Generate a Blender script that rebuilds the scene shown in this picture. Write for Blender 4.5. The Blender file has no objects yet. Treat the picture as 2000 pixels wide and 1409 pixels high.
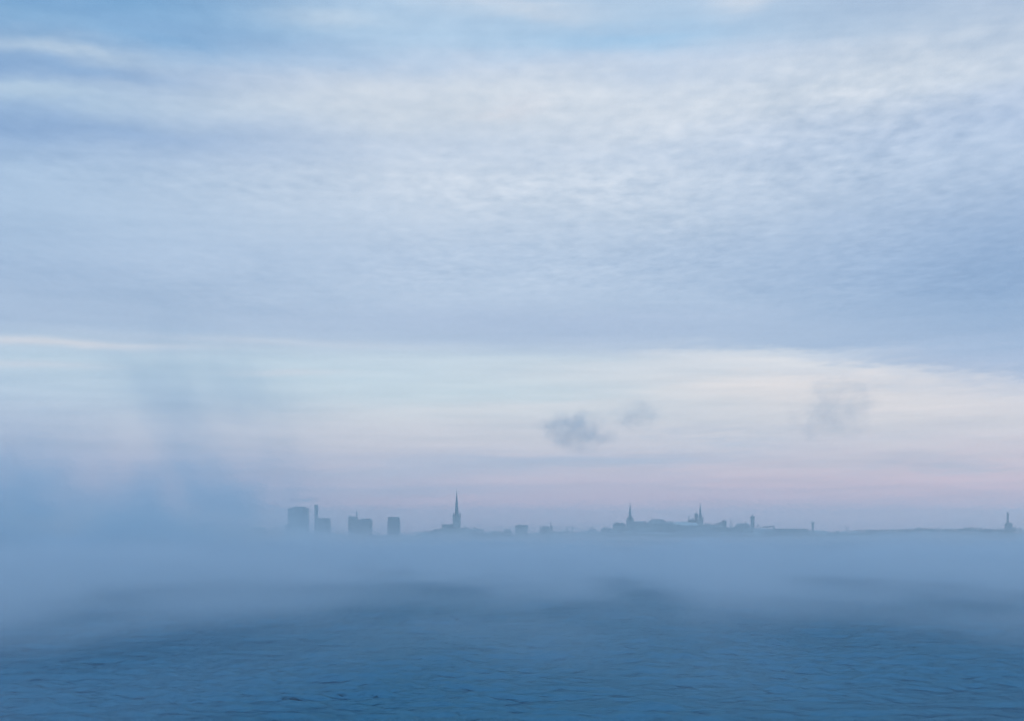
import bpy, bmesh, math, random
import numpy as np
from mathutils import Vector
R = math.radians
random.seed(7)
S = bpy.context.scene
COL = S.collection

# ------------------------------------------------------------------ camera
CAM_H = 14.0          # eye height above the sea, on a ship's deck
F = 3000.0            # focal length in pixels of the 2000 px wide photograph
HY = 1043.0           # row of the horizon in the photograph
cam = bpy.data.cameras.new('camera')
cam_ob = bpy.data.objects.new('camera', cam)
COL.objects.link(cam_ob)
cam_ob.location = (0, 0, CAM_H)
cam_ob.rotation_euler = (R(90), 0, 0)
cam.sensor_width = 36.0
cam.lens = 36.0 * F / 2000.0
cam.shift_y = (HY - 704.5) / 2000.0
cam.clip_start = 1.0
cam.clip_end = 40000.0
S.camera = cam_ob

# ------------------------------------------------------------------ render settings
S.render.engine = 'CYCLES'
S.view_settings.view_transform = 'Standard'
S.view_settings.look = 'None'
S.view_settings.exposure = 0.0
S.view_settings.gamma = 1.0
S.view_settings.use_curve_mapping = False
cy = S.cycles
cy.use_denoising = True
try:
    cy.denoiser = 'OPENIMAGEDENOISE'
    cy.denoising_input_passes = 'RGB'
except Exception:
    pass
cy.max_bounces = 8
cy.diffuse_bounces = 1
cy.glossy_bounces = 2
cy.transmission_bounces = 1
cy.transparent_max_bounces = 8
cy.volume_bounces = 6
cy.use_adaptive_sampling = False
cy.volume_max_steps = 512

# ------------------------------------------------------------------ node expressions
def lin(c):
    return tuple((v / 255 / 12.92) if v / 255 <= 0.04045 else ((v / 255 + 0.055) / 1.055) ** 2.4 for v in c)

class E:
    """a scalar in a node tree"""
    def __init__(s, nt, v): s.nt, s.v = nt, v
    def op(s, o, *a, clamp=False):
        n = s.nt.nodes.new('ShaderNodeMath'); n.operation = o; n.use_clamp = clamp
        for i, q in enumerate((s,) + a):
            v = q.v if isinstance(q, E) else q
            if isinstance(v, (int, float)): n.inputs[i].default_value = v
            else: s.nt.links.new(v, n.inputs[i])
        return E(s.nt, n.outputs[0])
    def __add__(s, o): return s.op('ADD', o)
    __radd__ = __add__
    def __sub__(s, o): return s.op('SUBTRACT', o)
    def __rsub__(s, o): return E(s.nt, float(o)).op('SUBTRACT', s)
    def __mul__(s, o): return s.op('MULTIPLY', o)
    __rmul__ = __mul__
    def __truediv__(s, o): return s.op('DIVIDE', o)
    def __rtruediv__(s, o): return E(s.nt, float(o)).op('DIVIDE', s)
    def __neg__(s): return s * -1.0
    def pow(s, p): return s.op('POWER', p)
    def exp(s): return s.op('EXPONENT')
    def clamp(s): return s.op('ADD', 0.0, clamp=True)
    def max(s, o): return s.op('MAXIMUM', o)
    def min(s, o): return s.op('MINIMUM', o)
    def ss(s, a, b):                                   # smoothstep
        n = s.nt.nodes.new('ShaderNodeMapRange'); n.interpolation_type = 'SMOOTHSTEP'
        s.nt.links.new(s.v, n.inputs[0])
        f, t = (a, b), (0.0, 1.0)
        if a > b: f, t = (b, a), (1.0, 0.0)
        n.inputs[1].default_value, n.inputs[2].default_value = f
        n.inputs[3].default_value, n.inputs[4].default_value = t
        return E(s.nt, n.outputs[0])

def vec(nt, x, y, z):
    n = nt.nodes.new('ShaderNodeCombineXYZ')
    for i, q in enumerate((x, y, z)):
        if isinstance(q, E): nt.links.new(q.v, n.inputs[i])
        else: n.inputs[i].default_value = q
    return n.outputs[0]

def noise(nt, x, y, z, detail=2.0, rough=0.5, dist=0.0):
    n = nt.nodes.new('ShaderNodeTexNoise')
    n.inputs['Scale'].default_value = 1.0
    n.inputs['Detail'].default_value = detail
    n.inputs['Roughness'].default_value = rough
    n.inputs['Distortion'].default_value = dist
    nt.links.new(vec(nt, x, y, z), n.inputs['Vector'])
    return E(nt, n.outputs[0])

def mixc(nt, f, a, b):
    n = nt.nodes.new('ShaderNodeMix'); n.data_type = 'RGBA'; n.clamp_factor = True
    if isinstance(f, E): nt.links.new(f.v, n.inputs[0])
    else: n.inputs[0].default_value = f
    for k, q in ((6, a), (7, b)):
        if isinstance(q, tuple): n.inputs[k].default_value = q + (1.0,)
        else: nt.links.new(q, n.inputs[k])
    return n.outputs[2]

def split(nt, sock):
    n = nt.nodes.new('ShaderNodeSeparateXYZ'); nt.links.new(sock, n.inputs[0])
    return [E(nt, o) for o in n.outputs]

# ------------------------------------------------------------------ sky and sun
SUN_EL, SUN_AZ = R(4.0), R(48.0)
world = bpy.data.worlds.new('World')
S.world = world
world.use_nodes = True
nt = world.node_tree
nt.nodes.clear()
tc = nt.nodes.new('ShaderNodeTexCoord')
dx, dy, dz = split(nt, tc.outputs['Generated'])
az = dx.op('ARCTAN2', dy) * 57.29578                  # degrees, 0 = towards the city
hor = (dx * dx + dy * dy).pow(0.5).max(1e-4)
tel = dz / hor                                        # tangent of the elevation
AX = az * 53.4 + 1000.0                               # azimuth in 1/53.4 degree
AY = HY - tel.min(3.0) * 3000.0                       # elevation scale, HY = horizon
# cloud-deck coordinates (a flat layer above the bay)
dzc = dz.max(0.012) + 0.01
cu, cv = dx / dzc, dy / dzc
big = noise(nt, cu * 0.55, cv * 0.30, 3.1, 3.0, 0.55)
mid = noise(nt, cu * 2.2, cv * 1.15, 7.7, 4.0, 0.58, 0.3)
fine = noise(nt, cu * 20.0, cv * 12.0, 1.9, 3.0, 0.5)
lump = noise(nt, cu * 9.0, cv * 4.6, 6.1, 2.0, 0.5)
thread = noise(nt, AX * 0.0045, AY * 0.06, 2.2, 3.0, 0.55)
streak = noise(nt, AX * 0.0016, AY * 0.021, 4.4, 4.0, 0.55)
warp = noise(nt, AX * 0.0042, AY * 0.012, 9.2, 3.0, 0.6)
WX = AX + (mid - 0.5) * 130.0
calm = 0.18 + 0.82 * AY.ss(760, 420)
WY = AY + ((warp - 0.5) * 70.0 + (mid - 0.5) * 30.0) * calm + (streak - 0.5) * 46.0 * AX.ss(500, 1500) + (streak - 0.5) * 12.0 + (lump - 0.5) * 34.0 * AX.ss(1000, 1800) + (mid - 0.5) * 50.0 * AX.ss(1200, 1900)

def sky_ramp(stops):
    lo, hi = 1100.0, -3000.0
    n = nt.nodes.new('ShaderNodeValToRGB')
    t = ((lo - WY) / (lo - hi)).clamp()
    nt.links.new(t.v, n.inputs[0])
    el = n.color_ramp.elements
    while len(el) > 1: el.remove(el[-1])
    first = True
    for y, c in sorted(stops, key=lambda q: -q[0]):
        p = (lo - y) / (lo - hi)
        e = el[0] if first else el.new(p)
        e.position = p; e.color = lin(c) + (1.0,); first = False
    return n.outputs[0]

TOP = [(-500, (163, 199, 233)), (-1200, (160, 202, 238)), (-3000, (152, 198, 240))]
left = sky_ramp([(1043, (208, 194, 214)), (980, (206, 196, 216)), (920, (198, 197, 218)), (850, (190, 200, 222)), (780, (186, 206, 228)),
                 (712, (188, 210, 229)), (650, (178, 198, 225)), (550, (171, 194, 224)), (450, (173, 198, 227)),
                 (350, (166, 193, 224)), (285, (142, 174, 215)), (225, (166, 195, 225)), (178, (136, 170, 212)),
                 (80, (126, 170, 212)), (0, (110, 161, 209))] + TOP)
cent = sky_ramp([(1043, (240, 197, 206)), (980, (236, 200, 211)), (920, (224, 206, 217)), (880, (212, 209, 219)), (820, (211, 215, 224)),
                 (760, (200, 215, 227)), (705, (197, 213, 227)), (668, (181, 199, 224)), (600, (182, 201, 226)),
                 (500, (184, 203, 228)), (400, (197, 212, 231)), (300, (197, 212, 232)), (210, (208, 219, 232)),
                 (130, (190, 208, 232)), (80, (175, 204, 232)), (0, (180, 206, 232))] + TOP)
right = sky_ramp([(1043, (240, 194, 203)), (980, (238, 197, 208)), (920, (225, 203, 213)), (860, (214, 210, 219)), (805, (219, 217, 224)),
                  (768, (196, 204, 223)), (735, (165, 185, 216)), (640, (155, 181, 216)), (560, (148, 176, 214)), (450, (164, 188, 221)),
                  (350, (180, 200, 227)), (265, (177, 197, 226)), (200, (199, 213, 231)), (100, (184, 202, 225)),
                  (0, (166, 188, 217))] + TOP)
c = mixc(nt, AX.ss(-150, 950), left, cent)
c = mixc(nt, AX.ss(1050, 2080), c, right)

def blob(cx, cyy, sx, sy, k=0.0, pw=1.0):
    """a soft patch of cloud round one direction of the sky, tilted by k"""
    u = (WX - cx) / sx
    v = (WY - cyy - (WX - cx) * k) / sy
    return (-(u * u + v * v).pow(pw)).exp()

def cloud(f, col):
    global c
    c = mixc(nt, f.clamp(), c, lin(col))

mott = (mid * 0.6 + fine * 0.4)
# clear blue openings
cloud(blob(1230, 75, 190, 34, -0.06) * (0.25 + 0.9 * mid), (158, 198, 233))
cloud(blob(250, 20, 330, 55, 0.05) * (0.2 + 0.8 * mid), (112, 164, 211))
cloud(blob(330, 98, 130, 16, 0.08) * 0.7, (128, 174, 218))
cloud(blob(480, 130, 260, 22) * 0.45, (146, 184, 222))
# white streaks of cirrus
cloud(blob(130, 138, 190, 22, 0.05) * (0.1 + 1.3 * mott), (184, 205, 226))
cloud(blob(40, 222, 150, 14, 0.02) * 0.75, (184, 207, 229))
cloud(blob(640, 45, 130, 24, 0.05) * (0.2 + 1.1 * mott), (190, 211, 232))
cloud(blob(1010, 8, 150, 20, 0.03) * (0.2 + 1.1 * mott), (206, 218, 233))
cloud(blob(1460, 6, 60, 26, -0.15) * (0.4 + 0.9 * mott), (204, 217, 233))
cloud(blob(860, 180, 330, 52, -0.02) * (0.15 + 0.8 * mott), (212, 221, 231))
cloud(blob(985, 214, 80, 14, -0.08) * (0.2 + 1.1 * mott), (219, 222, 231))
cloud(blob(980, 345, 420, 50, 0.05) * (0.1 + 0.75 * mott), (207, 219, 234))
cloud(blob(1250, 225, 380, 60, 0.0) * (0.1 + 0.9 * mott), (208, 219, 233))
cloud(blob(1760, 165, 260, 70, -0.1) * (0.05 + 1.0 * mott), (206, 217, 230))
# darker lavender shelf of cloud with its bright lower edge
cloud(blob(1120, 640, 520, 34, 0.03) * (0.25 + 0.75 * streak), (171, 190, 220))
cloud(blob(1980, 560, 160, 120) * (0.35 + 0.5 * mid), (143, 172, 210))
cloud(blob(1880, 715, 260, 30, 0.06) * (0.5 + 0.5 * streak), (163, 184, 217))
cloud(blob(180, 278, 330, 30, 0.03) * (0.1 + 0.8 * mott), (138, 171, 213))
cloud(blob(130, 172, 220, 17, 0.06) * (0.1 + 0.9 * mott), (130, 167, 210))
cloud(blob(300, 70, 300, 22, 0.10) * (0.1 + 0.9 * mott), (126, 168, 212))
# clear pale turquoise strip
cloud(blob(600, 735, 460, 46) * (0.9 - 0.5 * streak), (190, 212, 229))
cloud(blob(900, 770, 300, 34) * 0.5, (197, 215, 226))
# cream light low in the sky
cloud(blob(1990, 745, 190, 40, 0.12) * (0.5 + 0.7 * streak), (158, 180, 214))
cloud(blob(1600, 768, 360, 46, 0.05) * (0.5 + 0.8 * streak), (230, 225, 226))
cloud(blob(1560, 715, 250, 13, 0.09) * (0.2 + 1.2 * mott), (222, 224, 230))
cloud(blob(1780, 745, 210, 14, 0.12) * warp.ss(0.42, 0.62) * (0.2 + 0.9 * mott), (226, 224, 228))
cloud(blob(1330, 722, 330, 20, -0.03) * (0.2 + 0.9 * streak), (214, 220, 229))
cloud(blob(1480, 690, 170, 9, 0.0) * (0.3 + 0.9 * mott), (214, 221, 231))
cloud(blob(120, 684, 250, 8, 0.004) * 0.95, (214, 219, 229))
cloud(blob(500, 672, 320, 8, 0.02) * 0.6, (203, 214, 229))
cloud(blob(60, 727, 150, 8, -0.01) * 0.7, (206, 215, 228))
cloud(blob(560, 731, 110, 7, -0.02) * 0.75, (207, 216, 228))
cloud(blob(1080, 795, 330, 12, -0.04) * 0.55, (216, 219, 226))
# thin grey streaks over the rose band
cloud(blob(1150, 905, 560, 30, 0.0) * (streak.ss(0.40, 0.60) * 0.8 + 0.1), (178, 190, 214))
cloud(blob(1420, 865, 130, 34, 0.1) * mid.ss(0.35, 0.65) * 0.7, (188, 198, 218))
cloud(blob(1800, 905, 170, 26, 0.0) * warp.ss(0.40, 0.60) * 0.6, (184, 192, 213))
cloud(blob(720, 925, 260, 26, 0.0) * streak.ss(0.38, 0.62) * 0.7, (180, 190, 214))
cloud(blob(1560, 955, 340, 14, 0.0) * streak.ss(0.42, 0.60) * 0.6, (178, 184, 208))
cloud(blob(1400, 850, 420, 18, 0.0) * streak.ss(0.42, 0.6) * 0.7, (196, 204, 220))
cloud(blob(800, 960, 380, 14, 0.0) * streak.ss(0.4, 0.6) * 0.7, (178, 186, 212))
# ripples of high cloud over everything above the strip
patchy = noise(nt, cu * 0.9, cv * 0.7, 12.0, 2.0).ss(0.38, 0.62)
patchy = (0.25 * patchy + blob(1720, 270, 420, 150, -0.05) + blob(960, 380, 480, 50, 0.04) * 0.6 + blob(1300, 520, 500, 70) * 0.5).clamp()
rip = (fine - 0.5) * (0.09 + 0.42 * patchy) + (lump - 0.5) * (0.06 + 0.32 * patchy) + (mid - 0.5) * 0.22
rip = rip * AY.ss(690, 560) * tel.ss(1.2, 0.4)
low = AY.ss(640, 715)
br = 1.055 + 0.10 * low + 0.03 * (AX.ss(300, 900) * AX.ss(1800, 1200)) + rip + (streak - 0.5) * 0.18 * AY.ss(1040, 940) + (thread - 0.5) * (0.08 + 0.16 * low) + (big - 0.5) * 0.18
# the clear sky behind the thin cloud
sky = nt.nodes.new('ShaderNodeTexSky')
sky.sky_type = 'NISHITA'
sky.sun_disc = False
sky.sun_elevation = SUN_EL
sky.sun_rotation = SUN_AZ
sky.air_density = 1.0; sky.dust_density = 0.6; sky.ozone_density = 2.0
STR = 0.1
mul = nt.nodes.new('ShaderNodeVectorMath'); mul.operation = 'SCALE'
tint = nt.nodes.new('ShaderNodeVectorMath'); tint.operation = 'MULTIPLY'      # thin cloud is whiter, gaps are bluer
nt.links.new(c, tint.inputs[0]); nt.links.new(vec(nt, br.pow(1.3), br, br.pow(0.7)), tint.inputs[1])
nt.links.new(tint.outputs[0], mul.inputs[0]); mul.inputs['Scale'].default_value = 1.0 / STR
full = mixc(nt, 0.92, sky.outputs[0], mul.outputs[0])
bg = nt.nodes.new('ShaderNodeBackground')
bg.inputs['Strength'].default_value = STR
nt.links.new(full, bg.inputs['Color'])
wo = nt.nodes.new('ShaderNodeOutputWorld')
nt.links.new(bg.outputs[0], wo.inputs['Surface'])
world.cycles.sampling_method = 'MANUAL'
world.cycles.sample_map_resolution = 512

sun = bpy.data.lights.new('sun', 'SUN')
sun.energy = 0.8
sun.angle = R(20)
sun.color = (1.0, 0.9, 0.86)
sun_ob = bpy.data.objects.new('sun', sun)
COL.objects.link(sun_ob)
sd = Vector((math.sin(SUN_AZ) * math.cos(SUN_EL), math.cos(SUN_AZ) * math.cos(SUN_EL), math.sin(SUN_EL)))
sun_ob.rotation_euler = sd.to_track_quat('Z', 'Y').to_euler()
sun_ob.location = (0, -50, 100)

# ------------------------------------------------------------------ materials
MATS = {}
def mat(name, col, rough=0.8, var=0.25, scale=0.15, col2=None, bump=0.0):
    if name in MATS: return MATS[name]
    m = bpy.data.materials.new(name); m.use_nodes = True
    t = m.node_tree; b = t.nodes['Principled BSDF']
    co = t.nodes.new('ShaderNodeTexCoord')
    n = t.nodes.new('ShaderNodeTexNoise'); n.inputs['Scale'].default_value = scale
    n.inputs['Detail'].default_value = 5.0; n.inputs['Roughness'].default_value = 0.65
    t.links.new(co.outputs['Object'], n.inputs['Vector'])
    c2 = col2 or tuple(v * (1 - var) for v in col)
    f = E(t, n.outputs[0]).ss(0.35, 0.65)
    t.links.new(mixc(t, f, tuple(col), tuple(c2)), b.inputs['Base Color'])
    b.inputs['Roughness'].default_value = rough
    if bump:
        bn = t.nodes.new('ShaderNodeBump'); bn.inputs['Strength'].default_value = bump
        t.links.new(n.outputs[0], bn.inputs['Height']); t.links.new(bn.outputs[0], b.inputs['Normal'])
    MATS[name] = m
    return m

def facade(name, wall, glass, bw, bh):
    """far facade: rows of windows too small to tell apart, as flat colour"""
    m = bpy.data.materials.new(name); m.use_nodes = True
    t = m.node_tree; b = t.nodes['Principled BSDF']
    co = t.nodes.new('ShaderNodeTexCoord')
    x, y, z = split(t, co.outputs['Object'])
    br_ = t.nodes.new('ShaderNodeTexBrick')
    t.links.new(vec(t, x + y, z, 0.0), br_.inputs['Vector'])
    br_.offset = 0.0
    br_.inputs['Scale'].default_value = 1.0
    br_.inputs['Brick Width'].default_value = bw
    br_.inputs['Row Height'].default_value = bh
    br_.inputs['Mortar Size'].default_value = bh * 0.2
    br_.inputs['Color1'].default_value = glass + (1,)
    br_.inputs['Color2'].default_value = tuple(v * 0.7 for v in glass) + (1,)
    br_.inputs['Mortar'].default_value = wall + (1,)
    t.links.new(br_.outputs['Color'], b.inputs['Base Color'])
    b.inputs['Roughness'].default_value = 0.5
    MATS[name] = m
    return m

M_STONE = mat('limestone', (0.24, 0.23, 0.21), 0.9, 0.3)
M_PLASTER = mat('pale_plaster', (0.42, 0.40, 0.36), 0.85, 0.2)
M_OCHRE = mat('ochre_plaster', (0.36, 0.28, 0.18), 0.85, 0.2)
M_ROSE = mat('rose_plaster', (0.34, 0.24, 0.21), 0.85, 0.2)
M_BRICK = mat('brick', (0.20, 0.10, 0.08), 0.9, 0.3)
M_CONC = mat('concrete', (0.22, 0.22, 0.22), 0.85, 0.2)
M_COPPER = mat('dark_copper', (0.045, 0.075, 0.075), 0.6, 0.4, 0.3)
M_SLATE = mat('dark_roof', (0.06, 0.06, 0.065), 0.7, 0.3)
M_TILE = mat('tile_roof_with_snow', (0.20, 0.09, 0.07), 0.8, 0.3, 0.12, (0.55, 0.56, 0.58))
M_SNOW = mat('snow', (0.78, 0.79, 0.80), 0.7, 0.1, 0.05)
M_METAL = mat('dark_metal', (0.08, 0.085, 0.09), 0.5, 0.3)
M_GILT = mat('gilded_metal', (0.30, 0.22, 0.08), 0.4, 0.2)
M_BARK = mat('bark', (0.05, 0.04, 0.035), 0.95, 0.3)
M_TWIG = mat('winter_twigs', (0.065, 0.06, 0.055), 0.95, 0.35, 0.4)
M_FIR = mat('fir_needles', (0.035, 0.05, 0.04), 0.95, 0.35, 0.4)
M_BIRD = mat('dark_feathers', (0.04, 0.04, 0.045), 0.8, 0.3, 3.0)
M_OFFICE = facade('office_facade', (0.20, 0.20, 0.21), (0.05, 0.07, 0.09), 3.2, 3.4)
M_PANEL = facade('panel_facade', (0.26, 0.25, 0.24), (0.06, 0.07, 0.09), 4.0, 3.0)

# ------------------------------------------------------------------ object helpers
def link(o):
    COL.objects.link(o); return o

def tag(o, label=None, cat=None, group=None, kind=None):
    if label: o['label'] = label
    if cat: o['category'] = cat
    if group: o['group'] = group
    if kind: o['kind'] = kind
    return o

def mesh_obj(name, verts, faces, material, parent=None, smooth=False):
    me = bpy.data.meshes.new(name)
    me.from_pydata([tuple(v) for v in verts], [], faces)
    me.materials.append(material)
    if smooth: me.polygons.foreach_set('use_smooth', [True] * len(me.polygons))
    me.update()
    o = link(bpy.data.objects.new(name, me))
    if parent: o.parent = parent
    return o

class MB:
    """collects closed shapes in world metres; build() makes one mesh in its thing's local space"""
    def __init__(s): s.v, s.f = [], []
    def add(s, v, f):
        b = len(s.v); s.v += v; s.f += [tuple(i + b for i in q) for q in f]; return s
    def box(s, x0, x1, y0, y1, z0, z1, tx=0.0, ty=0.0):
        """tx, ty pull the top in by so many metres on each side"""
        v = [(x0, y0, z0), (x1, y0, z0), (x1, y1, z0), (x0, y1, z0),
             (x0 + tx, y0 + ty, z1), (x1 - tx, y0 + ty, z1), (x1 - tx, y1 - ty, z1), (x0 + tx, y1 - ty, z1)]
        return s.add(v, [(3, 2, 1, 0), (4, 5, 6, 7), (0, 1, 5, 4), (1, 2, 6, 5), (2, 3, 7, 6), (3, 0, 4, 7)])
    def gable(s, x0, x1, y0, y1, z0, z1, along='x', hip=0.0):
        if along == 'x':
            ym = (y0 + y1) / 2
            v = [(x0, y0, z0), (x1, y0, z0), (x1, y1, z0), (x0, y1, z0), (x0 + hip, ym, z1), (x1 - hip, ym, z1)]
            f = [(3, 2, 1, 0), (0, 1, 5, 4), (2, 3, 4, 5), (1, 2, 5), (3, 0, 4)]
        else:
            xm = (x0 + x1) / 2
            v = [(x0, y0, z0), (x1, y0, z0), (x1, y1, z0), (x0, y1, z0), (xm, y0 + hip, z1), (xm, y1 - hip, z1)]
            f = [(3, 2, 1, 0), (1, 2, 5, 4), (3, 0, 4, 5), (0, 1, 4), (2, 3, 5)]
        return s.add(v, f)
    def lathe(s, cx, cyy, prof, n=8, rot=None):
        """prof = [(radius, z)...] bottom to top; radius 0 closes to a point"""
        rot = math.pi / n if rot is None else rot
        v, rings = [], []
        for r, z in prof:
            if r <= 1e-6:
                v.append((cx, cyy, z)); rings.append([len(v) - 1])
            else:
                rings.append(list(range(len(v), len(v) + n)))
                for i in range(n):
                    a = 2 * math.pi * i / n + rot
                    v.append((cx + r * math.cos(a), cyy + r * math.sin(a), z))
        f = []
        if len(rings[0]) > 1: f.append(tuple(reversed(rings[0])))
        for a, b in zip(rings, rings[1:]):
            for i in range(n):
                j = (i + 1) % n
                if len(b) == 1 and len(a) > 1: f.append((a[i], a[j], b[0]))
                elif len(a) == 1 and len(b) > 1: f.append((a[0], b[j], b[i]))
                elif len(a) > 1: f.append((a[i], a[j], b[j], b[i]))
        if len(rings[-1]) > 1: f.append(tuple(rings[-1]))
        return s.add(v, f)
    def build(s, name, material, root=None, smooth=False, of=None):
        off = Vector((0, 0, 0))
        base = root
        while base is not None:
            off += base.location; base = base.parent
        v = [(a - off.x, b - off.y, c_ - off.z) for a, b, c_ in s.v]
        return mesh_obj(name, v, s.f, material, root, smooth)

def PX(px, D): return (px - 1000.0) / F * D
def PZ(py, D): return CAM_H + (HY - py) / F * D

def thing(name, x, y, z, label, cat, group=None):
    o = link(bpy.data.objects.new(name, None))
    o.empty_display_size = 5
    o.location = (x, y, z)
    return tag(o, label, cat, group)

# ------------------------------------------------------------------ land
def sst(a, b, x):
    t = np.clip((x - a) / (b - a), 0, 1); return t * t * (3 - 2 * t)

def land_h(x, y):
    x = np.asarray(x, float); y = np.asarray(y, float)
    shore = 4080 + 26 * np.sin(x / 170.0) + 12 * np.sin(x / 61.0 + 1.3) - 60 * sst(500, 1300, x)
    h = -3.0 + 6.5 * sst(0, 45, y - shore) + 1.5 * sst(60, 400, y - shore)
    # Upper-town plateau: steep cliff to the left, long slope to the right
    pl = sst(300, 335, x) * (1 - 0.42 * sst(700, 860, x)) * (1 - sst(900, 985, x)) * sst(4525, 4580, y + 10 * np.sin(x / 33.0)) * (1 - sst(5150, 5300, y))
    h = h + 27.0 * pl
    # low wooded rise to the right and gentle rise round the tall spire
    h = h + 11.0 * sst(850, 1000, x) * sst(4200, 4420, y) + 15.0 * np.exp(-((x + 150) / 110.0) ** 2) * sst(4150, 4300, y)
    h = h + 0.5 * np.sin(x / 23.0 + y / 41.0) * sst(60, 200, y - shore)
    return h

def gz(x, y): return float(land_h(x, y))

xs = np.concatenate([np.linspace(-5200, -1700, 12), np.linspace(-1650, 1950, 361), np.linspace(2000, 5200, 12)])
ys = np.concatenate([np.linspace(3950, 4700, 76), np.linspace(4720, 5400, 35), np.linspace(5500, 9000, 12)])
XX, YY = np.meshgrid(xs, ys)
ZZ = land_h(XX, YY)
nv = XX.size
me = bpy.data.meshes.new('land')
idx = np.arange(nv).reshape(XX.shape)
quads = np.stack([idx[:-1, :-1], idx[:-1, 1:], idx[1:, 1:], idx[1:, :-1]], -1).reshape(-1, 4)
me.from_pydata(np.stack([XX, YY, ZZ], -1).reshape(-1, 3).tolist(), [], quads.tolist())
me.materials.append(mat('snowy_ground', (0.55, 0.56, 0.58), 0.9, 0.3, 0.01, (0.10, 0.09, 0.08)))
me.polygons.foreach_set('use_smooth', [True] * len(me.polygons))
land = link(bpy.data.objects.new('land', me)); tag(land, kind='structure')

# ------------------------------------------------------------------ sea
rng = np.random.default_rng(11)
def ocean_tile(N, L, lp, hs, wind, spread, cut):
    """wind-sea heights and choppy offsets on an N x N tile of L metres, with smoothed copies"""
    k1 = np.fft.fftfreq(N, L / N) * 2 * np.pi
    kx, ky = np.meshgrid(k1, k1)
    k = np.hypot(kx, ky); k[0, 0] = 1e-6
    kp = 2 * np.pi / lp
    cosw = (kx * math.cos(wind) + ky * math.sin(wind)) / k
    spec = np.exp(-1.25 * (kp / k) ** 2) / k ** 3.3 * (0.06 + np.abs(cosw) ** spread) * np.exp(-(k / cut) ** 2)
    spec[0, 0] = 0
    amp = np.sqrt(spec) * (rng.normal(size=k.shape) + 1j * rng.normal(size=k.shape))
    out = []
    base = np.fft.ifft2(amp).real
    sc = hs / 4.0 / base.std()
    for lpf in (1e9, 2.2, 0.9, 0.4):
        a = amp * np.exp(-(k / lpf) ** 2) * sc
        out.append((np.fft.ifft2(a).real, np.fft.ifft2(-1j * kx / k * a).real, np.fft.ifft2(-1j * ky / k * a).real))
    return out
T1 = ocean_tile(512, 128.0, 7.0, 0.50, R(82), 6.0, 5.0)
T2 = ocean_tile(256, 211.0, 15.0, 0.62, R(100), 6.0, 2.5)
def sample(t, N, L, x, y):
    u = (x / L * N) % N; v = (y / L * N) % N
    i = np.floor(u).astype(int); j = np.floor(v).astype(int); fu = u - i; fv = v - j
    i %= N; j %= N; i1 = (i + 1) % N; j1 = (j + 1) % N
    return t[j, i] * (1 - fu) * (1 - fv) + t[j, i1] * fu * (1 - fv) + t[j1, i] * (1 - fu) * fv + t[j1, i1] * fu * fv
ang = np.concatenate([np.linspace(-180, -24, 40)[:-1], np.linspace(-24, 24, 1000), np.linspace(24, 180, 40)[1:-1]])
inv = np.concatenate([np.linspace(1 / 85.0, 1 / 130.0, 110)[:-1], np.linspace(1 / 130.0, 1 / 700.0, 400)[:-1], np.linspace(1 / 700.0, 1 / 5000.0, 70)])
rad = np.concatenate([np.linspace(6, 84, 14), 1 / inv])
AA, RR = np.meshgrid(np.radians(ang), rad)
X0 = RR * np.sin(AA); Y0 = RR * np.cos(AA)
H = np.zeros_like(X0); DX = np.zeros_like(X0); DY = np.zeros_like(X0)
lev = np.clip(np.log2(RR / 270.0), 0, 2.999)
gust = 0.75 + 0.55 * sample(T2[3][0], 256, 211.0, X0 / 2.4 + 33, Y0 / 4.5 + 71) / T2[3][0].std() * 0.5
gust = np.clip(0.85 + (gust - 0.75) * 1.5, 0.3, 1.25)
for q in range(4):
    w = np.clip(1 - np.abs(lev - q), 0, 1)
    for T, N, L, g in ((T1, 512, 128.0, gust), (T2, 256, 211.0, 1.0)):
        H += w * g * sample(T[q][0], N, L, X0, Y0)
        DX += w * g * sample(T[q][1], N, L, X0, Y0)
        DY += w * g * sample(T[q][2], N, L, X0, Y0)
fan = (np.abs(np.degrees(AA)) < 23.9) * np.clip((RR - 84) / 6, 0, 1) * np.clip((2600 - RR) / 900, 0, 1)
H *= fan; DX *= fan * 0.12; DY *= fan * 0.12
P = np.stack([X0 + DX, Y0 + DY, H], -1).reshape(-1, 3)
na, nr = len(ang), len(rad)
idx = np.arange(na * nr).reshape(nr, na)
idx2 = np.concatenate([idx, idx[:, :1]], 1)
quads = np.stack([idx2[:-1, 1:], idx2[:-1, :-1], idx2[1:, :-1], idx2[1:, 1:]], -1).reshape(-1, 4)
centre = len(P)
P = np.concatenate([P, [[0, 0, 0]]])
tri = np.stack([np.full(na, centre), idx2[0, 1:], idx2[0, :-1]], -1)
loops = np.concatenate([quads.ravel(), tri.ravel()]).astype(np.int32)
starts = np.concatenate([np.arange(len(quads)) * 4, len(quads) * 4 + np.arange(na) * 3]).astype(np.int32)
me = bpy.data.meshes.new('water')
me.vertices.add(len(P)); me.vertices.foreach_set('co', P.astype(np.float32).ravel())
me.loops.add(len(loops)); me.loops.foreach_set('vertex_index', loops)
me.polygons.add(len(starts)); me.polygons.foreach_set('loop_start', starts)
me.update(calc_edges=True); me.validate()
me.polygons.foreach_set('use_smooth', np.ones(len(me.polygons), bool))
wm = bpy.data.materials.new('sea_water'); wm.use_nodes = True
t = wm.node_tree; b = t.nodes['Principled BSDF']
b.inputs['Base Color'].default_value = (0.002, 0.030, 0.066, 1)
b.inputs['Roughness'].default_value = 0.6
b.inputs['Specular IOR Level'].default_value = 0.0
gl = t.nodes.new('ShaderNodeBsdfGlossy'); gl.inputs['Roughness'].default_value = 0.12
gl.inputs['Color'].default_value = (0.19, 0.58, 0.84, 1)
fr = t.nodes.new('ShaderNodeFresnel'); fr.inputs['IOR'].default_value = 1.333
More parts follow.
